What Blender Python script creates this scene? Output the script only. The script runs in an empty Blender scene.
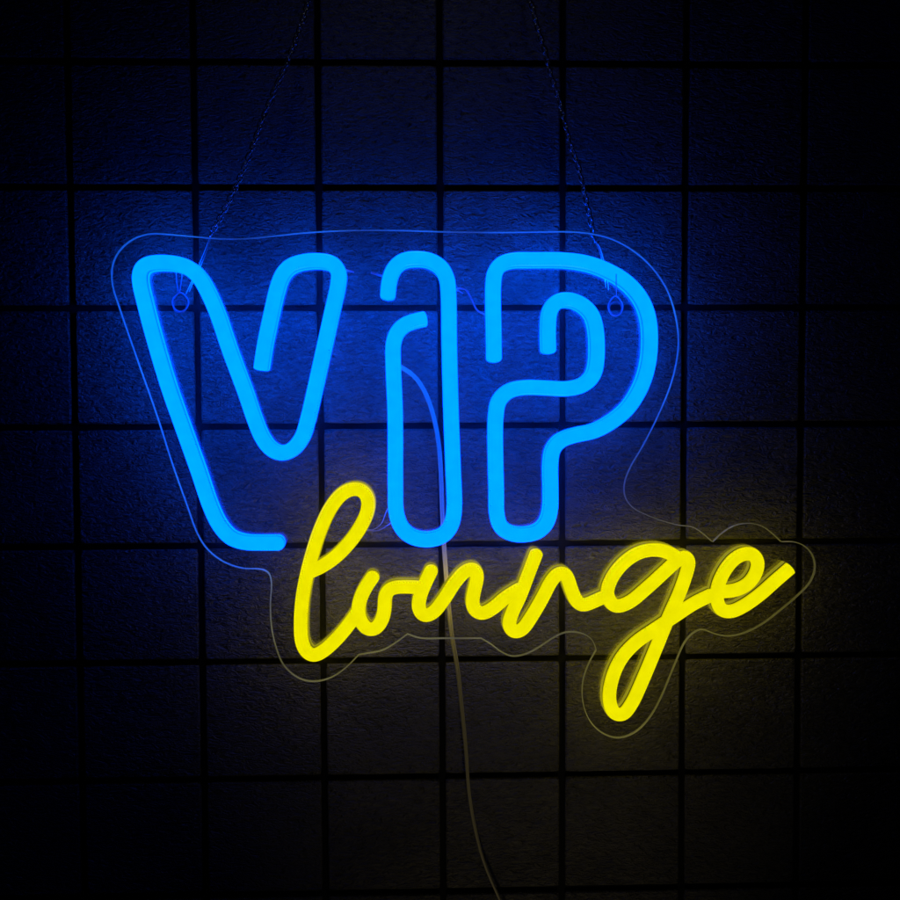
import bpy, bmesh, math, random
from mathutils import Vector, Matrix, noise

random.seed(7)
scene = bpy.context.scene
COL = scene.collection

# ------------------------------------------------------------------ camera
# 1 mm on the wall is about one photo pixel; wall face is the plane y = 0, the room is at -y
F = 1150.0
RM = Matrix(((0.99946363, 0.00545876, -0.03229028),
             (-0.00378261, 0.99865321, 0.05174413),
             (0.03252925, -0.05159424, 0.99813821)))
TO_WORLD = Matrix(((1, 0, 0), (0, 0, -1), (0, 1, 0)))
CAM_R = TO_WORLD @ RM
CAM_P = TO_WORLD @ Vector((-29.5684639, 35.8568234, 1155.70404)) * 0.001
cam_data = bpy.data.cameras.new("camera")
cam_data.sensor_width = 36.0
cam_data.lens = 36.0 * F / 900.0
cam_data.clip_start = 0.01
cam_data.clip_end = 50.0
cam = bpy.data.objects.new("camera", cam_data)
cam.matrix_world = Matrix.Translation(CAM_P) @ CAM_R.to_4x4()
COL.objects.link(cam)
scene.camera = cam


def at(px, py, depth):
    """measured photo point -> point on the real plane `depth` m in front of the wall"""
    d = CAM_R @ Vector(((px - 450.0) / F, -(py - 450.0) / F, -1.0))
    t = (-depth - CAM_P.y) / d.y
    return CAM_P + d * t


# ------------------------------------------------------------------ materials
def new_mat(name):
    m = bpy.data.materials.new(name)
    m.use_nodes = True
    m.node_tree.nodes.clear()
    return m, m.node_tree.nodes, m.node_tree.links


def principled(name, color, rough=0.5, metal=0.0, spec=0.5, transmission=0.0):
    m, n, l = new_mat(name)
    b = n.new("ShaderNodeBsdfPrincipled")
    b.inputs["Base Color"].default_value = (*color, 1)
    b.inputs["Roughness"].default_value = rough
    b.inputs["Metallic"].default_value = metal
    b.inputs["Specular IOR Level"].default_value = spec
    b.inputs["Transmission Weight"].default_value = transmission
    o = n.new("ShaderNodeOutputMaterial")
    l.new(b.outputs[0], o.inputs[0])
    return m


def emitter(name, color, var=0.04, fade=None):
    """glowing silicone: emission with a slight cloudy unevenness plus a soft sheen"""
    m, n, l = new_mat(name)
    tc = n.new("ShaderNodeTexCoord")
    nz = n.new("ShaderNodeTexNoise")
    nz.inputs["Scale"].default_value = 90.0
    nz.inputs["Detail"].default_value = 3.0
    l.new(tc.outputs["Object"], nz.inputs["Vector"])
    mr = n.new("ShaderNodeMapRange")
    mr.inputs["From Min"].default_value = 0.3
    mr.inputs["From Max"].default_value = 0.7
    mr.inputs["To Min"].default_value = 1.0 - var
    mr.inputs["To Max"].default_value = 1.0 + var
    l.new(nz.outputs["Fac"], mr.inputs["Value"])
    e = n.new("ShaderNodeEmission")
    e.inputs["Color"].default_value = (*color, 1)
    if fade:      # emission dimmed by height, set so the lower wall gets less blue
        sx = n.new("ShaderNodeSeparateXYZ")
        geo = n.new("ShaderNodeNewGeometry")
        l.new(geo.outputs["Position"], sx.inputs[0])
        fd = n.new("ShaderNodeMapRange")
        fd.interpolation_type = 'SMOOTHSTEP'
        fd.inputs["From Min"].default_value = -0.11
        fd.inputs["From Max"].default_value = 0.17
        fd.inputs["To Min"].default_value = fade
        fd.inputs["To Max"].default_value = 1.0
        l.new(sx.outputs["Z"], fd.inputs["Value"])
        ml = n.new("ShaderNodeMath"); ml.operation = 'MULTIPLY'
        l.new(mr.outputs["Result"], ml.inputs[0]); l.new(fd.outputs["Result"], ml.inputs[1])
        l.new(ml.outputs[0], e.inputs["Strength"])
    else:
        l.new(mr.outputs["Result"], e.inputs["Strength"])
    g = n.new("ShaderNodeBsdfGlossy")
    g.inputs["Roughness"].default_value = 0.35
    g.inputs["Color"].default_value = (0.03, 0.03, 0.03, 1)
    a = n.new("ShaderNodeAddShader")
    l.new(e.outputs[0], a.inputs[0])
    l.new(g.outputs[0], a.inputs[1])
    o = n.new("ShaderNodeOutputMaterial")
    l.new(a.outputs[0], o.inputs[0])
    return m


M_BLUE_F = emitter("glowing_blue_silicone", (0.0, 0.42, 6.0), 0.05)
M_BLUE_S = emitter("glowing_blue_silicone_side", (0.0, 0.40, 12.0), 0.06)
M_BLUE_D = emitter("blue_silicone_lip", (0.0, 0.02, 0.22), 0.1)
M_YEL_F = emitter("glowing_yellow_silicone", (0.86, 0.80, 0.0), 0.05)
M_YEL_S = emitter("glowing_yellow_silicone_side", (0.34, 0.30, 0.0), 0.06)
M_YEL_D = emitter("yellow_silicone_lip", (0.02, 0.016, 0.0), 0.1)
# the milky base leaks strongly through its back, dimly through its sides
M_BASE_BS = emitter("milky_base_side_blue", (0.0, 0.40, 8.0), 0.1)
M_BASE_BB = emitter("milky_base_back_blue", (0.0, 1.95, 26.0), 0.1, 0.25)
M_BASE_YS = emitter("milky_base_side_yellow", (0.28, 0.25, 0.01), 0.1)
M_BASE_YB = emitter("milky_base_back_yellow", (2.2, 1.8, 0.0), 0.1)
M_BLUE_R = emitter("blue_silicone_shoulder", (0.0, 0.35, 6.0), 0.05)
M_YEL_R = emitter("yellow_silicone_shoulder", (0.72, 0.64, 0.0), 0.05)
M_CORD = principled("clear_white_cord_sheath", (0.55, 0.50, 0.34), 0.35)
M_WIRE = principled("thin_clear_wire", (0.80, 0.74, 0.70), 0.25)
M_CHAIN = principled("dark_steel_chain", (0.85, 0.85, 0.87), 0.27, 1.0)
M_STEEL = principled("bright_steel_wire", (0.95, 0.97, 0.97), 0.3, 0.4)
M_BLACK = principled("black_steel", (0.03, 0.03, 0.03), 0.4, 1.0)


def acrylic(name, transp, diff, edge=False):
    m, n, l = new_mat(name)
    t = n.new("ShaderNodeBsdfTransparent")
    t.inputs["Color"].default_value = (transp, transp, transp * 1.005, 1)
    d = n.new("ShaderNodeBsdfDiffuse")
    d.inputs["Color"].default_value = (0.9, 0.9, 0.9, 1)
    tr = n.new("ShaderNodeBsdfTranslucent")
    tr.inputs["Color"].default_value = (0.9, 0.9, 0.9, 1)
    md = n.new("ShaderNodeMixShader")
    md.inputs[0].default_value = 0.5
    l.new(d.outputs[0], md.inputs[1])
    l.new(tr.outputs[0], md.inputs[2])
    mx = n.new("ShaderNodeMixShader")
    mx.inputs[0].default_value = diff
    l.new(t.outputs[0], mx.inputs[1])
    l.new(md.outputs[0], mx.inputs[2])
    g = n.new("ShaderNodeBsdfGlossy")
    g.inputs["Roughness"].default_value = 0.12 if edge else 0.05
    g.inputs["Color"].default_value = (0.9, 0.9, 0.9, 1)
    # Schlick reflectance, the same from both sides of the thin sheet
    lw = n.new("ShaderNodeLayerWeight")
    lw.inputs["Blend"].default_value = 0.5
    pw = n.new("ShaderNodeMath"); pw.operation = 'POWER'
    pw.inputs[1].default_value = 5.0
    l.new(lw.outputs["Facing"], pw.inputs[0])
    fr = n.new("ShaderNodeMath"); fr.operation = 'MULTIPLY_ADD'
    fr.inputs[1].default_value = 0.80
    fr.inputs[2].default_value = 0.04
    l.new(pw.outputs[0], fr.inputs[0])
    m2 = n.new("ShaderNodeMixShader")
    l.new(fr.outputs[0], m2.inputs[0])
    l.new(mx.outputs[0], m2.inputs[1])
    l.new(g.outputs[0], m2.inputs[2])
    o = n.new("ShaderNodeOutputMaterial")
    last = m2
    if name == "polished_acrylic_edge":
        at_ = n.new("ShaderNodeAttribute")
        at_.attribute_name = "painted_edge_glow"
        em = n.new("ShaderNodeEmission")  # painted edge glow, taken from the vertex colours
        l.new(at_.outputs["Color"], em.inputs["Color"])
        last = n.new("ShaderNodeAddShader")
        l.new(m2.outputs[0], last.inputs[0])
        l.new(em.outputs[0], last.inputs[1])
    l.new(last.outputs[0], o.inputs[0])
    return m


M_ACR = acrylic("clear_acrylic", 0.985, 0.018)
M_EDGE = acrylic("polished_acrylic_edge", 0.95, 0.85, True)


def wall_material():
    m, n, l = new_mat("embossed_dark_tile")
    geo = n.new("ShaderNodeNewGeometry")
    at_ = n.new("ShaderNodeAttribute")
    at_.attribute_name = "tone"

    def mapping(sx, sz):
        mp = n.new("ShaderNodeMapping")
        mp.inputs["Scale"].default_value = (sx, 1.0, sz)
        l.new(geo.outputs["Position"], mp.inputs["Vector"])
        off = n.new("ShaderNodeVectorMath")
        off.operation = 'ADD'
        sc = n.new("ShaderNodeVectorMath")
        sc.operation = 'SCALE'
        sc.inputs["Scale"].default_value = 37.0
        l.new(at_.outputs["Color"], sc.inputs[0])
        l.new(mp.outputs[0], off.inputs[0])
        l.new(sc.outputs[0], off.inputs[1])
        return off

    # warped, slightly horizontal leathery ripples
    v1 = mapping(95.0, 245.0)
    n1 = n.new("ShaderNodeTexNoise")
    n1.inputs["Scale"].default_value = 1.0
    n1.inputs["Detail"].default_value = 3.0
    n1.inputs["Roughness"].default_value = 0.55
    n1.inputs["Distortion"].default_value = 0.7
    l.new(v1.outputs[0], n1.inputs["Vector"])
    v2 = mapping(260.0, 430.0)
    n2 = n.new("ShaderNodeTexNoise")
    n2.inputs["Scale"].default_value = 1.0
    n2.inputs["Detail"].default_value = 4.0
    n2.inputs["Roughness"].default_value = 0.65
    l.new(v2.outputs[0], n2.inputs["Vector"])
    v3 = mapping(14.0, 18.0)
    n3 = n.new("ShaderNodeTexNoise")
    n3.inputs["Scale"].default_value = 1.0
    n3.inputs["Detail"].default_value = 2.0
    l.new(v3.outputs[0], n3.inputs["Vector"])
    # ridges: 1-|2n-1|
    rg = n.new("ShaderNodeMath"); rg.operation = 'MULTIPLY_ADD'
    rg.inputs[1].default_value = 2.0; rg.inputs[2].default_value = -1.0
    l.new(n1.outputs["Fac"], rg.inputs[0])
    ab = n.new("ShaderNodeMath"); ab.operation = 'ABSOLUTE'
    l.new(rg.outputs[0], ab.inputs[0])
    s1 = n.new("ShaderNodeMath"); s1.operation = 'MULTIPLY'
    s1.inputs[1].default_value = -2.0
    l.new(ab.outputs[0], s1.inputs[0])
    s2 = n.new("ShaderNodeMath"); s2.operation = 'MULTIPLY_ADD'
    s2.inputs[1].default_value = 0.55
    l.new(n2.outputs["Fac"], s2.inputs[0])
    l.new(s1.outputs[0], s2.inputs[2])
    s3 = n.new("ShaderNodeMath"); s3.operation = 'MULTIPLY_ADD'
    s3.inputs[1].default_value = 1.2
    l.new(n3.outputs["Fac"], s3.inputs[0])
    l.new(s2.outputs[0], s3.inputs[2])
    bp = n.new("ShaderNodeBump")
    bp.inputs["Strength"].default_value = 1.0
    bp.inputs["Distance"].default_value = 0.0040
    l.new(s3.outputs[0], bp.inputs["Height"])
    # base colour, a little tile-to-tile and patchy variation
    mr = n.new("ShaderNodeMapRange")
    mr.inputs["From Min"].default_value = 0.3
    mr.inputs["From Max"].default_value = 0.7
    mr.inputs["To Min"].default_value = 0.8
    mr.inputs["To Max"].default_value = 1.2
    l.new(n3.outputs["Fac"], mr.inputs["Value"])
    sp = n.new("ShaderNodeSeparateColor")
    l.new(at_.outputs["Color"], sp.inputs[0])
    tn = n.new("ShaderNodeMapRange")
    tn.inputs["To Min"].default_value = 0.88
    tn.inputs["To Max"].default_value = 1.10
    l.new(sp.outputs[0], tn.inputs["Value"])
    m0 = n.new("ShaderNodeMath"); m0.operation = 'MULTIPLY'
    l.new(mr.outputs[0], m0.inputs[0]); l.new(tn.outputs[0], m0.inputs[1])
    # the raised grain is a little paler than the hollows
    gr = n.new("ShaderNodeMapRange")
    gr.inputs["From Min"].default_value = 0.0
    gr.inputs["From Max"].default_value = 0.30
    gr.inputs["To Min"].default_value = 1.22
    gr.inputs["To Max"].default_value = 0.80
    l.new(ab.outputs[0], gr.inputs["Value"])
    mm = n.new("ShaderNodeMath"); mm.operation = 'MULTIPLY'
    l.new(m0.outputs[0], mm.inputs[0]); l.new(gr.outputs[0], mm.inputs[1])
    vs = n.new("ShaderNodeVectorMath"); vs.operation = 'SCALE'
    vs.inputs[0].default_value = WALL_COLOR
    l.new(mm.outputs[0], vs.inputs["Scale"])
    b = n.new("ShaderNodeBsdfPrincipled")
    l.new(vs.outputs[0], b.inputs["Base Color"])
    b.inputs["Roughness"].default_value = 0.40
    b.inputs["Specular IOR Level"].default_value = 0.5
    l.new(bp.outputs[0], b.inputs["Normal"])
    o = n.new("ShaderNodeOutputMaterial")
    l.new(b.outputs[0], o.inputs[0])
    return m


WALL_COLOR = (0.135, 0.125, 0.11)
M_TILE = wall_material()
M_GROUT = principled("black_grout", (0.010, 0.010, 0.012), 0.8, 0.0, 0.1)


# ------------------------------------------------------------------ helpers
def finish(name, bm, mats, parent=None, smooth=False):
    me = bpy.data.meshes.new(name)
    bm.normal_update()
    bm.to_mesh(me)
    bm.free()
    for m in (mats if isinstance(mats, (list, tuple)) else [mats]):
        me.materials.append(m)
    if smooth:
        for p in me.polygons:
            p.use_smooth = True
    o = bpy.data.objects.new(name, me)
    COL.objects.link(o)
    if parent:
        o.parent = parent
        o.matrix_parent_inverse = parent.matrix_world.inverted()
    return o


def empty(name, loc, label, cat, group=None):
    o = bpy.data.objects.new(name, None)
    o.empty_display_size = 0.02
    o.location = loc
    o.matrix_world = Matrix.Translation(loc)
    COL.objects.link(o)
    o["label"] = label
    o["category"] = cat
    if group:
        o["group"] = group
    return o


def spline(pts, step, closed=False, smooth=2):
    """centripetal Catmull-Rom through pts, resampled evenly and lightly smoothed"""
    P = [Vector(p) for p in pts]
    n = len(P)
    if closed:
        ext = [P[-1]] + P + [P[0], P[1]]
    else:
        ext = [P[0] * 2 - P[1]] + P + [P[-1] * 2 - P[-2]]
    out = []
    segs = n if closed else n - 1
    for i in range(segs):
        p0, p1, p2, p3 = ext[i:i + 4]
        t0 = 0.0
        t1 = t0 + max((p1 - p0).length, 1e-9) ** 0.5
        t2 = t1 + max((p2 - p1).length, 1e-9) ** 0.5
        t3 = t2 + max((p3 - p2).length, 1e-9) ** 0.5
        for k in range(24):
            t = t1 + (t2 - t1) * k / 24
            a1 = p0 * ((t1 - t) / (t1 - t0)) + p1 * ((t - t0) / (t1 - t0))
            a2 = p1 * ((t2 - t) / (t2 - t1)) + p2 * ((t - t1) / (t2 - t1))
            a3 = p2 * ((t3 - t) / (t3 - t2)) + p3 * ((t - t2) / (t3 - t2))
            b1 = a1 * ((t2 - t) / (t2 - t0)) + a2 * ((t - t0) / (t2 - t0))
            b2 = a2 * ((t3 - t) / (t3 - t1)) + a3 * ((t - t1) / (t3 - t1))
            out.append(b1 * ((t2 - t) / (t2 - t1)) + b2 * ((t - t1) / (t2 - t1)))
    out.append(P[0] if closed else P[-1])
    # even resampling
    L = [0.0]
    for a, b in zip(out, out[1:]):
        L.append(L[-1] + (b - a).length)
    cnt = max(2, int(round(L[-1] / step)))
    res, j = [], 0
    for i in range(cnt + 1):
        s = L[-1] * i / cnt
        while j < len(L) - 2 and L[j + 1] < s:
            j += 1
        f = (s - L[j]) / max(L[j + 1] - L[j], 1e-12)
        res.append(out[j].lerp(out[j + 1], min(max(f, 0), 1)))
    if closed:
        res.pop()
    for _ in range(smooth):
        if closed:
            m = len(res)
            res = [res[i - 1] * 0.25 + res[i] * 0.5 + res[(i + 1) % m] * 0.25 for i in range(m)]
        else:
            res = [res[0]] + [res[i - 1] * 0.25 + res[i] * 0.5 + res[i + 1] * 0.25
                              for i in range(1, len(res) - 1)] + [res[-1]]
    return res


def tube_along(bm, pts, r, sides=8, closed=False, cap=True):
    m = len(pts)
    rings = []
    up = Vector((0.0, 1.0, 0.0))
    for i, p in enumerate(pts):
        a = pts[i - 1] if (i > 0 or closed) else pts[i]
        b = pts[(i + 1) % m] if (i < m - 1 or closed) else pts[i]
        t = (b - a).normalized()
        u = t.cross(up)
        if u.length < 1e-4:
            u = t.cross(Vector((1, 0, 0)))
        u.normalize()
        v = t.cross(u).normalized()
        rr = r(i / max(m - 1, 1)) if callable(r) else r
        rings.append([bm.verts.new(p + (u * math.cos(k * math.tau / sides) + v * math.sin(k * math.tau / sides)) * rr)
                      for k in range(sides)])
    for i in range(m if closed else m - 1):
        A, B = rings[i], rings[(i + 1) % m]
        for k in range(sides):
            bm.faces.new((A[k], A[(k + 1) % sides], B[(k + 1) % sides], B[k]))
    if cap and not closed:
        bm.faces.new(rings[0][::-1])
        bm.faces.new(rings[-1])


def strip_profile(bm, pts, width, profile, mat_of, y0, cap_round=(1, 1)):
    """sweep a flat-backed profile [(s, h)] (s = -1..1 across, h = height off the board) along pts.
    pts lie in the XZ plane; the profile rises towards -y.  Ends close with a rounded nose."""
    m = len(pts)
    ring_list = []
    nrm = []
    for i in range(m):
        a = pts[max(i - 1, 0)]
        b = pts[min(i + 1, m - 1)]
        t = (b - a); t.y = 0; t.normalize()
        nrm.append((Vector((t.z, 0, -t.x)), t))
    NC = 7

    def ring(c, nv, k, zs=1.0):
        vs = []
        for s, h in profile:
            q = c + nv * (s * width * k)
            vs.append(bm.verts.new((q.x, -(y0 + h * zs), q.z)))
        return vs

    for j in range(NC, 0, -1):
        a = j / NC * math.pi / 2 * 0.97
        ring_list.append(ring(pts[0] - nrm[0][1] * (width * cap_round[0] * math.sin(a)), nrm[0][0], math.cos(a) ** (0.5 + 0.5 * cap_round[0])))
    n0 = len(ring_list)
    for i in range(m):
        lift = 1.0 + 0.025 * i / m
        ring_list.append(ring(pts[i], nrm[i][0], 1.0, lift))
    for j in range(1, NC + 1):
        a = j / NC * math.pi / 2 * 0.97
        ring_list.append(ring(pts[-1] + nrm[-1][1] * (width * cap_round[1] * math.sin(a)), nrm[-1][0], math.cos(a) ** (0.5 + 0.5 * cap_round[1]), 1.025))
    K = len(profile)
    for A, B in zip(ring_list, ring_list[1:]):
        for k in range(K):
            k2 = (k + 1) % K
            f = bm.faces.new((A[k], A[k2], B[k2], B[k]))
            f.material_index = mat_of(k)
    f = bm.faces.new(ring_list[0][::-1]); f.material_index = mat_of(-1)
    f = bm.faces.new(ring_list[-1]); f.material_index = mat_of(-1)


# ------------------------------------------------------------------ depths (m in front of the wall)
Y_BOARD_BACK = 0.0400
BOARD_T = 0.0045
Y_BOARD = Y_BOARD_BACK + BOARD_T
TUBE_H = 0.0145
Y_FRONT = Y_BOARD + TUBE_H

# ------------------------------------------------------------------ the wall
COLS = [-0.3663, -0.2436, -0.1216, -0.0010, 0.1217, 0.2455, 0.3655]
ROWS = [0.3600, 0.2380, 0.1186, 0.0004, -0.1197, -0.2378, -0.3580]
while len(COLS) < 13:
    COLS = [COLS[0] - 0.122] + COLS + [COLS[-1] + 0.120]
while len(ROWS) < 13:
    ROWS = [ROWS[0] + 0.120] + ROWS + [ROWS[-1] - 0.120]
GW = 0.0031          # half groove width
GD = 0.0055          # groove depth
bm = bmesh.new()
tone = bm.loops.layers.color.new("tone")
for ci in range(len(COLS) - 1):
    for ri in range(len(ROWS) - 1):
        x0, x1 = COLS[ci] + GW, COLS[ci + 1] - GW
        z1, z0 = ROWS[ri] - GW, ROWS[ri + 1] + GW
        NE = 20
        out = []
        for k in range(NE): out.append((x0 + (x1 - x0) * k / NE, z0, 0, -1))
        for k in range(NE): out.append((x1, z0 + (z1 - z0) * k / NE, 1, 0))
        for k in range(NE): out.append((x1 - (x1 - x0) * k / NE, z1, 0, 1))
        for k in range(NE): out.append((x0, z1 - (z1 - z0) * k / NE, -1, 0))
        rings = [[], [], []]
        for q, (x, z, nx, nz) in enumerate(out):
            w = noise.noise(Vector((x * 55, z * 55, ci + 13 * ri))) * 0.00045
            cx = min(x - x0, x1 - x); cz = min(z - z0, z1 - z)
            r = 0.0006 if (cx < 1e-6 and cz < 1e-6) else 0.0
            ix = (1 if x < (x0 + x1) / 2 else -1); iz = (1 if z < (z0 + z1) / 2 else -1)
            bx, bz = x + nx * w + ix * r, z + nz * w + iz * r
            for lv, (ins, dep) in enumerate(((0.0, GD), (0.0, 0.0014), (0.0013, 0.0))):
                fx = ix * ins if cx < ins + 1e-6 or nx else 0
                fz = iz * ins if cz < ins + 1e-6 or nz else 0
                rings[lv].append(bm.verts.new((bx + fx, dep, bz + fz)))
        tilt = (random.uniform(-1, 1) * 0.004, random.uniform(-1, 1) * 0.004)
        cxm, czm = (x0 + x1) / 2, (z0 + z1) / 2
        for lv in (1, 2):
            for v in rings[lv]:
                v.co.y += (v.co.x - cxm) * tilt[0] + (v.co.z - czm) * tilt[1]
        fs = []
        N = len(out)
        for lv in (0, 1):
            for k in range(N):
                fs.append(bm.faces.new((rings[lv][k], rings[lv][(k + 1) % N], rings[lv + 1][(k + 1) % N], rings[lv + 1][k])))
        fs.append(bm.faces.new(rings[2]))
        tc = (random.random(), random.random(), random.random(), 1)
        for f in fs:
            for lp in f.loops:
                lp[tone] = tc
# grout bed behind the tiles
gx0, gx1, gz0, gz1 = COLS[0] - 0.01, COLS[-1] + 0.01, ROWS[-1] - 0.01, ROWS[0] + 0.01
vs = [bm.verts.new(c) for c in ((gx0, GD - 0.0004, gz0), (gx1, GD - 0.0004, gz0), (gx1, GD - 0.0004, gz1), (gx0, GD - 0.0004, gz1))]
f = bm.faces.new(vs); f.material_index = 1
vb = [bm.verts.new((v.co.x, 0.03, v.co.z)) for v in vs]
f = bm.faces.new(vb[::-1]); f.material_index = 1
for k in range(4):
    f = bm.faces.new((vs[k], vb[k], vb[(k + 1) % 4], vs[(k + 1) % 4])); f.material_index = 1
wall = finish("wall", bm, [M_TILE, M_GROUT])
wall["kind"] = "structure"

# ------------------------------------------------------------------ the sign
sign = empty("neon_sign", at(450, 480, Y_BOARD_BACK),
             "neon style sign reading VIP lounge in blue and yellow tubes on a clear acrylic board", "neon sign")
bpy.context.view_layer.update()

OUT = [  # runs of the board outline between its sharp notches, photo points
    [(713, 541.5), (702, 532), (693, 526.7), (679, 525), (664.4, 521), (649, 515.5), (633, 507), (626, 497), (625, 485.5), (630, 470),
     (644.4, 445), (661, 411.7), (672, 384), (678, 359), (679.5, 336.7), (675, 309), (666.7, 286.7), (653, 267),
     (636, 251.5), (614, 239), (591.7, 233), (569.4, 231), (550, 231), (494.4, 231.7), (444.4, 231), (397, 229.7),
     (350, 229.7), (328, 230.6), (300, 232.5), (272, 235.5), (244.4, 238), (219.4, 238), (194.4, 236), (172, 234),
     (150, 233), (133, 238), (119.4, 249), (112.5, 261), (110.5, 273), (112, 288), (116.7, 303), (136, 359), (155.5, 414.4),
     (172, 466), (186, 505.5), (196, 533), (205.5, 548.6), (222, 562), (241.7, 569), (261, 570), (268, 573),
     (270.7, 583), (269.6, 603), (270.5, 625.5), (274.4, 645), (283, 666), (298, 679), (313, 682.5), (330, 679), (345.5, 669), (359, 655.5)],
    [(359, 655.5), (370, 653.8), (383, 651), (396.7, 643), (407.5, 635)],
    [(407.5, 635), (420, 639), (444.4, 639.2), (481, 639.2)],
    [(481, 639.2), (491, 645), (500, 652), (511, 657), (524.4, 655.5), (538, 649), (553, 639), (566.7, 633), (583, 634.5), (592.5, 641), (596, 650)],
    [(596, 650), (588, 665), (582.5, 683), (582.8, 703), (590, 722), (603, 734.5), (619, 739), (636, 733), (650, 719),
     (661, 700), (675, 666.7), (685.5, 643), (693, 634.4), (702, 630), (713, 634), (726.7, 637), (744.4, 634), (762, 625.5),
     (780, 612), (798, 596.7), (811, 583), (816, 570), (814.4, 556.7), (806.7, 546.7), (795.5, 541.8), (782, 541.5)],
    [(782, 541.5), (773, 533), (762, 525.5), (746.7, 523), (733, 526), (722, 533), (713, 541.5)],
]
outline = []
for run in OUT:
    outline += spline([at(x, y, Y_BOARD) for x, y in run], 0.0022, smooth=3)[:-1]
area = sum(a.x * b.z - b.x * a.z for a, b in zip(outline, outline[1:] + outline[:1]))
if area < 0:
    outline.reverse()
NO = len(outline)


def inset(i, d):
    a, b = outline[i - 2], outline[(i + 2) % NO]
    t = (b - a).normalized()
    return outline[i] + Vector((-t.z, 0, t.x)) * d


bm = bmesh.new()
for y in (Y_BOARD - 0.0002, Y_BOARD_BACK + 0.0002):
    vs = [bm.verts.new((p.x, -y, p.z)) for p in (inset(i, 0.0008) for i in range(NO))]
    f = bm.faces.new(vs if y > Y_BOARD - 0.001 else vs[::-1])
bmesh.ops.triangulate(bm, faces=bm.faces[:], ngon_method='EAR_CLIP')
board = finish("acrylic_board", bm, M_ACR, sign)
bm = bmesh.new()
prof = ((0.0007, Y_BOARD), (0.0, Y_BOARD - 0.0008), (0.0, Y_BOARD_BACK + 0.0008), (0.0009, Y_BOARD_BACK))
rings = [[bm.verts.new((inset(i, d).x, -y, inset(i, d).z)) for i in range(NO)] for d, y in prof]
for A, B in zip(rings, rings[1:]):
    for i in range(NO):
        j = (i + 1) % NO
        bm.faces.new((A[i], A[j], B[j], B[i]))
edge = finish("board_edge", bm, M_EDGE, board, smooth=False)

W = 0.0069   # half width of a tube
BASE_H = 0.0070
DIFF = [(-0.97, BASE_H + 0.0001), (-0.97, BASE_H + 0.0030), (-1.0, BASE_H + 0.0034), (-1.0, TUBE_H - 0.0028), (-0.93, TUBE_H - 0.0013),
        (-0.76, TUBE_H - 0.0004), (-0.4, TUBE_H - 0.0001), (0.0, TUBE_H), (0.4, TUBE_H - 0.0001), (0.76, TUBE_H - 0.0004), (0.93, TUBE_H - 0.0013),
        (1.0, TUBE_H - 0.0028), (1.0, BASE_H + 0.0034), (0.97, BASE_H + 0.0030), (0.97, BASE_H + 0.0001)]


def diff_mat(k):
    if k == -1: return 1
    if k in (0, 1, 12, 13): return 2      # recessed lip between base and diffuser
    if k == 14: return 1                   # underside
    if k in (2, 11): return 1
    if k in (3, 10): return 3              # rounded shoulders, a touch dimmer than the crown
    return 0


TUBE_PTS = {"blue": [], "yellow": []}
BASEP = [(-1.06, 0.0002), (-1.06, BASE_H - 0.0005), (-1.0, BASE_H), (1.0, BASE_H), (1.06, BASE_H - 0.0005), (1.06, 0.0002)]


def neon_tube(pts, colour, label, caps=(1, 1), wscale=1.0):
    path = spline([at(x, y, Y_FRONT - 0.001) for x, y in pts], 0.0016, smooth=6)
    TUBE_PTS[colour] += path
    # pull the ends in so that the rounded nose finishes at the traced tip
    bm = bmesh.new()
    strip_profile(bm, path, W * wscale, DIFF, diff_mat, Y_BOARD, caps)
    bmesh.ops.recalc_face_normals(bm, faces=bm.faces[:])
    mats = [M_BLUE_F, M_BLUE_S, M_BLUE_D, M_BLUE_R] if colour == "blue" else [M_YEL_F, M_YEL_S, M_YEL_D, M_YEL_R]
    t = finish("neon_tube", bm, mats, sign)
    t["label"] = label
    bm = bmesh.new()
    strip_profile(bm, path, W * wscale, BASEP, lambda k: 1 if k == 5 else 0, Y_BOARD, caps)
    bmesh.ops.recalc_face_normals(bm, faces=bm.faces[:])
    finish("tube_base", bm, [M_BASE_BS, M_BASE_BB] if colour == "blue" else [M_BASE_YS, M_BASE_YB], t)
    return t


V = [(277.5, 543.7), (262, 543.7), (244, 543), (230.5, 538.5), (219.5, 527), (210, 508), (197, 470), (182, 428), (167.5, 386.7), (151, 331),
     (143, 300), (139.3, 284), (138.8, 274), (142, 266.5), (149, 263), (158, 262), (172, 262.6), (186, 266.5), (197.5, 276), (207, 292), (216.7, 314.4),
     (229, 350.6), (244.4, 392), (254, 420), (261, 437), (270, 449), (280.5, 453.7), (291.5, 450), (301.4, 437.5), (307, 420),
     (319.4, 366), (330.8, 314.4), (337.6, 283), (338.0, 271), (332, 262.8), (319.4, 260.2), (304, 261), (290, 265.5),
     (282, 274), (277, 286.7), (271, 311.7), (264, 345), (260.5, 368)]
I1 = [(387.5, 295), (389.2, 280), (394, 267.5), (403, 260), (416.7, 258), (430.5, 260), (441.5, 267), (447.3, 278), (448.8, 292.6), (449.6, 345),
      (451.4, 414.4), (453.5, 470), (454.6, 510), (452, 525), (444.4, 535.5), (433, 540), (422, 540.3), (410, 536.7), (401, 528), (396, 513),
      (395.3, 490), (395, 414), (393, 362), (393.3, 343), (397, 332), (404.5, 324.5), (415, 320.5), (424.5, 318.3)]
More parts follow.
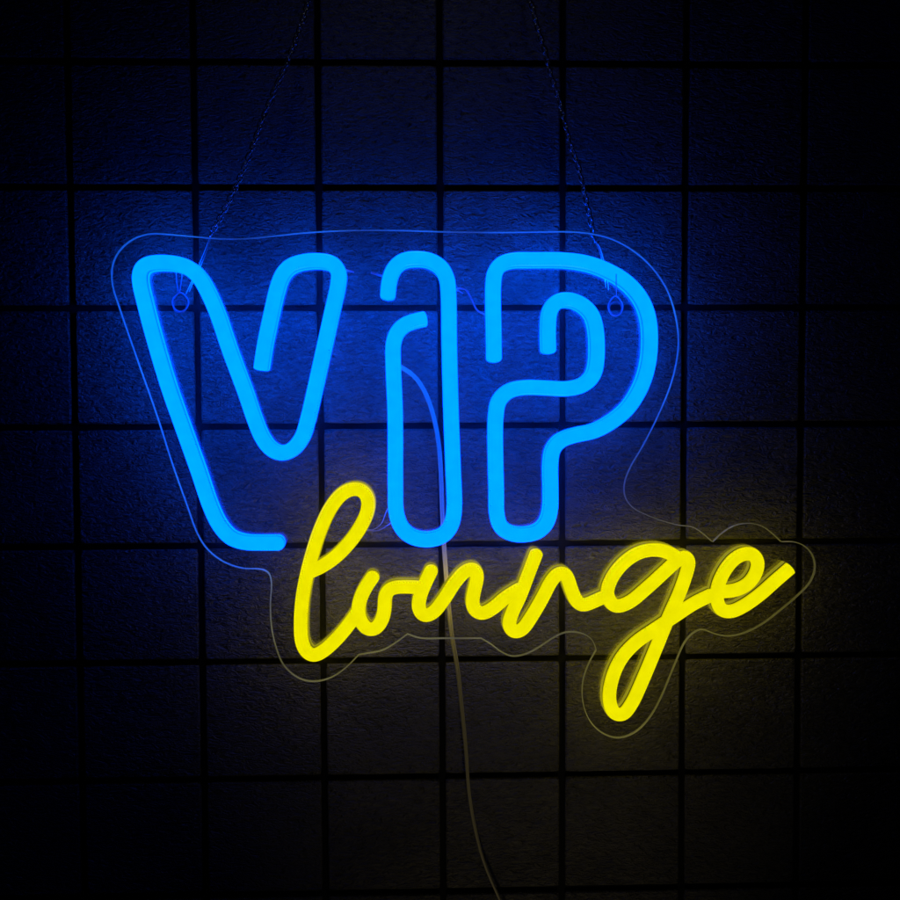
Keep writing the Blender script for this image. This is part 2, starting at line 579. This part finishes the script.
P = [(494.7, 358), (494.4, 331), (494, 284), (496, 270.5), (502, 263), (513, 259.6), (533, 259.2), (566.7, 259.6), (589, 263), (608, 270),
     (627, 281.5), (641, 297), (648.6, 314.4), (651.2, 336.7), (649, 364.4), (642, 386.7), (628.5, 408.5), (611, 423), (594.4, 431.5),
     (575, 435.8), (562, 440.5), (554, 449), (551.3, 464), (551.5, 490), (551, 510), (546.8, 524), (537.8, 532.5), (524.4, 535.5), (511, 534.2),
     (501.5, 528), (497.5, 515), (497, 492), (496.3, 464), (496.5, 416), (499.5, 401), (509, 391.3), (524, 387.6), (547, 388), (567, 388.8),
     (583, 385.5), (593, 377), (597, 364.4), (597, 331), (592.5, 314.5), (583, 304.5), (569.4, 299.3), (558, 301.0), (551, 310), (549, 325.5), (549.2, 349.5)]
tube_v = neon_tube(V, "blue", "glowing blue tube bent into the outline of the letter V", (0.9, 0.35))
tube_i = neon_tube(I1, "blue", "glowing blue tube bent into the outline of the letter I", (0.6, 0.35))
tube_p = neon_tube(P, "blue", "glowing blue tube bent into the outline of the letter P", (0.6, 0.6))

L_ = [(309, 572.5), (321, 567), (335, 557.5), (350, 542), (361, 526), (367.5, 511), (367.8, 499), (362.5, 491), (353.5, 489), (342, 494),
      (330.5, 508), (320, 530), (312, 554.4), (306.2, 577), (302, 601), (300.6, 627), (302, 643), (306.7, 652.5), (313.5, 655.8), (323, 651.5),
      (334.4, 641.5), (345.5, 629), (354, 617.5), (358.5, 611)]
O_ = [(372.3, 577.8), (365.5, 588), (360, 600), (358.3, 611), (361, 622), (367.8, 629.5), (375.5, 628.8), (382, 620), (384.6, 608), (385, 597.5),
      (389, 590), (397, 587.3), (408, 587.0), (420.5, 587.6)]
U_ = [(431, 571.5), (425.5, 583), (420, 597), (418.8, 608.5), (424, 616), (433, 613), (444.4, 599), (455.5, 582), (466, 571), (473.5, 569),
      (477.3, 575.5), (475, 588), (472.6, 601), (474.6, 610), (482, 613.8), (493, 608.5), (506, 597.5), (519, 589.5)]
N_ = [(536.2, 554.5), (529, 573), (520, 596.7), (512, 614), (509.3, 625), (514, 632.3), (522, 630), (531, 618), (542, 599.5),
      (552.5, 580), (560, 573), (566, 575), (571, 588), (576, 600), (582, 605.5), (591, 603), (600, 599), (608, 595.5)]
G_ = [(676, 557), (668, 552.5), (655.5, 550), (639, 553), (623, 564), (611, 580.5), (607.6, 595), (615, 606.3), (628, 603.5),
      (647, 588.5), (666.7, 570.5), (678, 560.5), (685.5, 556.8), (689.3, 561), (687.5, 571), (680.5, 591.7), (669.4, 616.7), (657, 647), (643, 680.5),
      (632, 704), (623, 715), (614.5, 713.5), (609.7, 700), (612.5, 679), (621.5, 659), (636, 643), (655.5, 629.5), (675, 616.5),
      (694.4, 603.7), (711, 595.5)]
E_ = [(720, 592), (735.5, 590.5), (748, 584.5), (756, 574), (758.3, 562), (753, 554.5), (744, 554.3), (733.5, 560.5), (723.5, 574),
      (717.8, 589), (717.8, 602), (722, 610.3), (731.5, 611.8), (744.4, 606.2), (761, 594.4), (775.5, 581.5), (790.5, 568.5)]
for pts, nm, caps in ((L_, "l", (1, .6)), (O_, "o", (1, .6)), (U_, "u", (1, .6)), (N_, "n", (.8, .6)), (G_, "g", (.6, .6)), (E_, "e", (.6, .25))):
    neon_tube(pts, "yellow", "glowing yellow tube bent into the script letter " + nm, caps, 0.97)

# ---- power cord: twin flex behind the board, then hanging free below it
cp = [(399, 366, .0165), (414, 375.5, .016), (425, 392, .016), (433, 414, .016), (438.5, 442, .016), (441, 475, .016), (442.3, 514, .016),
      (445, 559, .016), (448.5, 603, .016), (452.3, 639, .016), (457, 665, .016), (461.5, 706, .015), (465.6, 747, .014), (469, 793, .013),
      (475, 828, .012), (484, 862, .012), (497.5, 894, .012), (512, 925, .012), (530, 960, .012), (548, 1010, .012)]
path = spline([at(x, y, d) for x, y, d in cp], 0.004, smooth=4)
bm = bmesh.new()
for sgn in (-1, 1):
    ln = []
    for i, p in enumerate(path):
        t = (path[min(i + 1, len(path) - 1)] - path[max(i - 1, 0)]).normalized()
        side = t.cross(Vector((0, 1, 0))).normalized()
        f = i / (len(path) - 1)
        ang = math.radians(5 + 70 * max(0.0, min(1.0, (f - 0.35) / 0.4)))
        ln.append(p + (side * math.cos(ang) + Vector((0, 1, 0)) * math.sin(ang)) * (0.00105 * sgn))
    tube_along(bm, ln, 0.00125, 8)
cord = finish("power_cord", bm, M_CORD, sign, smooth=True)
cord["label"] = "thin clear two core cord hanging down below the sign"


def wire(pts, r, name, mat, parent, label=None, step=0.001, closed=False):
    bm = bmesh.new()
    tube_along(bm, spline([at(*p) for p in pts], step, closed=closed, smooth=2), r, 8, closed=closed)
    o = finish(name, bm, mat, parent, smooth=True)
    if label:
        o["label"] = label
    return o


yb = Y_BOARD + 0.0014
wire([(452, 291.5, yb), (459, 288.5, yb + .001), (466, 290, yb + .002), (472, 300, yb + .002), (477, 310, yb + .001), (488, 316, yb)], 0.0008,
     "connecting_wire", M_WIRE, sign, "thin wire curling between the letters I and P")
wire([(454, 291, yb), (458, 290.5, yb + .001), (463, 293.5, yb + .001)], 0.0006, "connecting_wire", M_WIRE, sign)
wire([(398, 497, yb), (387, 510, yb), (381, 524, yb), (372, 530, yb), (366, 529, yb)], 0.00055, "connecting_wire", M_WIRE, sign, "thin pale wire between the script l and the letter I")
wire([(398, 517, yb), (388, 525, yb), (378, 530.5, yb), (366, 530.5, yb)], 0.00055, "connecting_wire", M_WIRE, sign)
wire([(334, 270, yb), (345, 270, yb + .001), (350.5, 271, yb + .001), (354, 272, yb)], 0.0010, "connecting_wire", M_WIRE, sign)
wire([(371, 272.5, yb), (376, 274, yb + .001), (380, 275.5, yb + .001), (392, 277, yb)], 0.0011, "connecting_wire", M_WIRE, sign)


# small rims around the two holes drilled for hanging
def torus(c, R, r, name, mat, parent, seg=32, sx=1.0):
    bm = bmesh.new()
    pts = [c + Vector((math.cos(a) * R * sx, 0, math.sin(a) * R)) for a in (k * math.tau / seg for k in range(seg))]
    tube_along(bm, pts, r, 8, closed=True)
    return finish(name, bm, mat, parent, smooth=True)


# cut-edge glow painted as emission, coloured by distance to the blue and yellow tubes
def painted_edge_glow(me):
    att = me.color_attributes.new("painted_edge_glow", 'FLOAT_COLOR', 'POINT')
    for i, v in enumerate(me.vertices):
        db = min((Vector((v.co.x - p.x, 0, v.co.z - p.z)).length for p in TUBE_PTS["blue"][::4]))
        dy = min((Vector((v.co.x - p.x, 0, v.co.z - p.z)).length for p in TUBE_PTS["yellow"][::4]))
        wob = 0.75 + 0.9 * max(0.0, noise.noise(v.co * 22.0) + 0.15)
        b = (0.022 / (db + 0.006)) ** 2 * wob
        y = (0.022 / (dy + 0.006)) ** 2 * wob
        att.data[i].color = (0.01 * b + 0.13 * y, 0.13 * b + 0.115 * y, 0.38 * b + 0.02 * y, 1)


painted_edge_glow(edge.data)
M_RIM = acrylic("frosted_hole_rim", 0.9, 0.6, True)
torus(at(180, 306, Y_BOARD), 0.0062, 0.0009, "mounting_hole", M_RIM, sign)
torus(at(615.5, 308, Y_BOARD), 0.0060, 0.0008, "mounting_hole", M_RIM, sign)


# ------------------------------------------------------------------ the two chains
def link_bm(bm, c, t, roll, L=0.0041, Wd=0.0023, r=0.00075):
    t = t.normalized()
    u = t.cross(Vector((0, 1, 0))).normalized()
    v = t.cross(u).normalized()
    s = u * math.cos(roll) + v * math.sin(roll)
    pts = []
    for k in range(16):
        a = k * math.tau / 16
        ca, sa = math.cos(a), math.sin(a)
        pts.append(c + t * ((L - Wd) * (1 if ca > 0 else -1) * (1 if abs(ca) > .05 else 0) + Wd * ca) + s * (Wd * sa))
    m = len(pts)
    rings = []
    nrm = t.cross(s)
    for i, p in enumerate(pts):
        tt = (pts[(i + 1) % m] - pts[i - 1]).normalized()
        a1 = tt.cross(nrm).normalized()
        rings.append([bm.verts.new(p + (a1 * math.cos(k * math.tau / 6) + nrm * math.sin(k * math.tau / 6)) * r) for k in range(6)])
    for i in range(m):
        A, B = rings[i], rings[(i + 1) % m]
        for k in range(6):
            bm.faces.new((A[k], A[(k + 1) % 6], B[(k + 1) % 6], B[k]))


def chain(pts, label, ringc, wires, depth0, depth1):
    n = len(pts)
    root = empty("hanging_chain", at(pts[-1][0], pts[-1][1], depth1), label, "chain", "chains holding up the sign")
    bpy.context.view_layer.update()
    W3 = [at(x, y, depth0 + (depth1 - depth0) * i / (n - 1)) for i, (x, y) in enumerate(pts)]
    path = spline(W3, 0.0054, smooth=3)
    bm = bmesh.new()
    for i in range(len(path) - 1):
        link_bm(bm, path[i], path[i + 1] - path[i], (0.35 if i % 2 else 0.35 + math.pi / 2) + random.uniform(-.25, .25))
    finish("chain_links", bm, M_CHAIN, root, smooth=True)
    # screw hook in the wall at the top
    top = path[-1]
    bm = bmesh.new()
    hp = [Vector((top.x, 0.004, top.z + 0.006)), Vector((top.x, -depth1 * 0.6, top.z + 0.006)), Vector((top.x, -depth1 - 0.003, top.z + 0.004)),
          Vector((top.x, -depth1 - 0.004, top.z)), Vector((top.x, -depth1, top.z - 0.0015)), Vector((top.x, -depth1 + 0.004, top.z + 0.001))]
    pp = spline(hp, 0.001, smooth=2)
    m = len(pp)
    rs = []
    for i, p in enumerate(pp):
        tt = (pp[min(i + 1, m - 1)] - pp[max(i - 1, 0)]).normalized()
        a1 = Vector((1, 0, 0)); a2 = tt.cross(a1).normalized()
        rs.append([bm.verts.new(p + (a1 * math.cos(k * math.tau / 8) + a2 * math.sin(k * math.tau / 8)) * 0.0011) for k in range(8)])
    for A, B in zip(rs, rs[1:]):
        for k in range(8):
            bm.faces.new((A[k], A[(k + 1) % 8], B[(k + 1) % 8], B[k]))
    bm.faces.new(rs[0][::-1]); bm.faces.new(rs[-1])
    finish("screw_hook", bm, M_BLACK, root, smooth=True)
    for w in wires:
        wire(w, 0.00045, "hook_wire", M_STEEL, root)
    # teardrop ring hooked through the hole in the board
    cx, cy, rw, rh = ringc
    ring = []
    for k in range(28):
        a = k * math.tau / 28
        q = 1 - 0.42 * max(0, math.cos(a)) ** 1.5
        ring.append((cx + rw * math.sin(a) * q, cy - rh * math.cos(a), Y_BOARD + 0.0016))
    wire(ring, 0.0007, "teardrop_ring", M_STEEL, root, closed=True)
    return root


LEFT = [(211.6, 233), (221, 216), (235.6, 187), (250.5, 152), (262, 121), (271, 98), (287, 63), (293.5, 46), (301, 25), (308.5, 2), (316, -30), (322, -60)]
RIGHT = [(593.5, 238.7), (591.8, 226), (584.7, 194), (578, 165), (570, 144), (563.5, 117), (556.7, 92), (550, 73), (546.3, 55), (539, 33), (531.5, 4), (523, -30), (516, -60)]
bkd = Y_BOARD_BACK - 0.002
chain(LEFT, "thin dark steel chain above the blue letter V", (180.5, 302, 8.0, 9.5),
      [[(211.6, 233, 0.031), (207, 245, 0.030), (201, 260, 0.0285), (191, 283, 0.0285), (186, 294, 0.0285)],
       [(212.5, 233, 0.027), (204, 258, bkd), (194, 280, bkd), (189, 292, bkd)],
       [(176, 268, yb), (176.5, 280, yb + .001), (178.5, 293, yb + .001)],
       [(182.5, 268, yb), (181.5, 280, yb + .001), (179.5, 293, yb + .001)]], 0.030, 0.030)
chain(RIGHT, "thin dark steel chain above the blue letter P", (615.5, 306, 7.2, 10.0),
      [[(593.5, 238.7, 0.030), (599, 246, 0.030), (602.5, 256, 0.029), (607, 276, 0.0285), (608.5, 290, 0.0285)],
       [(594.5, 238.7, 0.027), (601, 256, bkd), (604.5, 276, bkd), (606, 288, bkd)],
       [(616.2, 274, Y_FRONT + 0.0008), (616.2, 286, Y_FRONT + 0.0006), (616.5, 292, Y_FRONT - 0.004), (616, 297, yb + .001)],
       ], 0.030, 0.030)

# ------------------------------------------------------------------ light: the tubes themselves, and two very dim added fills
world = bpy.data.worlds.new("World")
scene.world = world
world.use_nodes = True
bg = world.node_tree.nodes["Background"]
bg.inputs[0].default_value = (0.6, 0.57, 0.52, 1)
bg.inputs[1].default_value = 0.0003

def lamp(name, loc, target, size, energy, color, spread):
    ld = bpy.data.lights.new(name, 'AREA')
    ld.shape = 'DISK'
    ld.size = size
    ld.energy = energy
    ld.color = color
    ld.spread = math.radians(spread)
    lo = bpy.data.objects.new(name, ld)
    lo.location = loc
    lo.rotation_euler = (Vector(target) - Vector(loc)).to_track_quat('-Z', 'Y').to_euler()
    COL.objects.link(lo)


lamp("lower_wall_fill", (0.15, -0.55, -1.0), (0.08, 0, -0.27), 0.10, 0.030, (1.0, 0.86, 0.52), 45)  # added fill from below, brings faint light and grain to the lower wall
lamp("chain_glint_fill", (0.0, -0.16, 1.0), (-0.02, -0.03, 0.30), 0.05, 0.008, (0.95, 0.97, 1.0), 50)  # added light above the frame, placed for glints on the chains

# ------------------------------------------------------------------ render settings
scene.view_settings.view_transform = 'Standard'
scene.view_settings.look = 'None'
scene.view_settings.exposure = 0.0
scene.view_settings.gamma = 1.0
scene.cycles.use_denoising = True
scene.cycles.max_bounces = 10
scene.cycles.transparent_max_bounces = 24
scene.cycles.sample_clamp_indirect = 4.0
scene.cycles.caustics_reflective = False
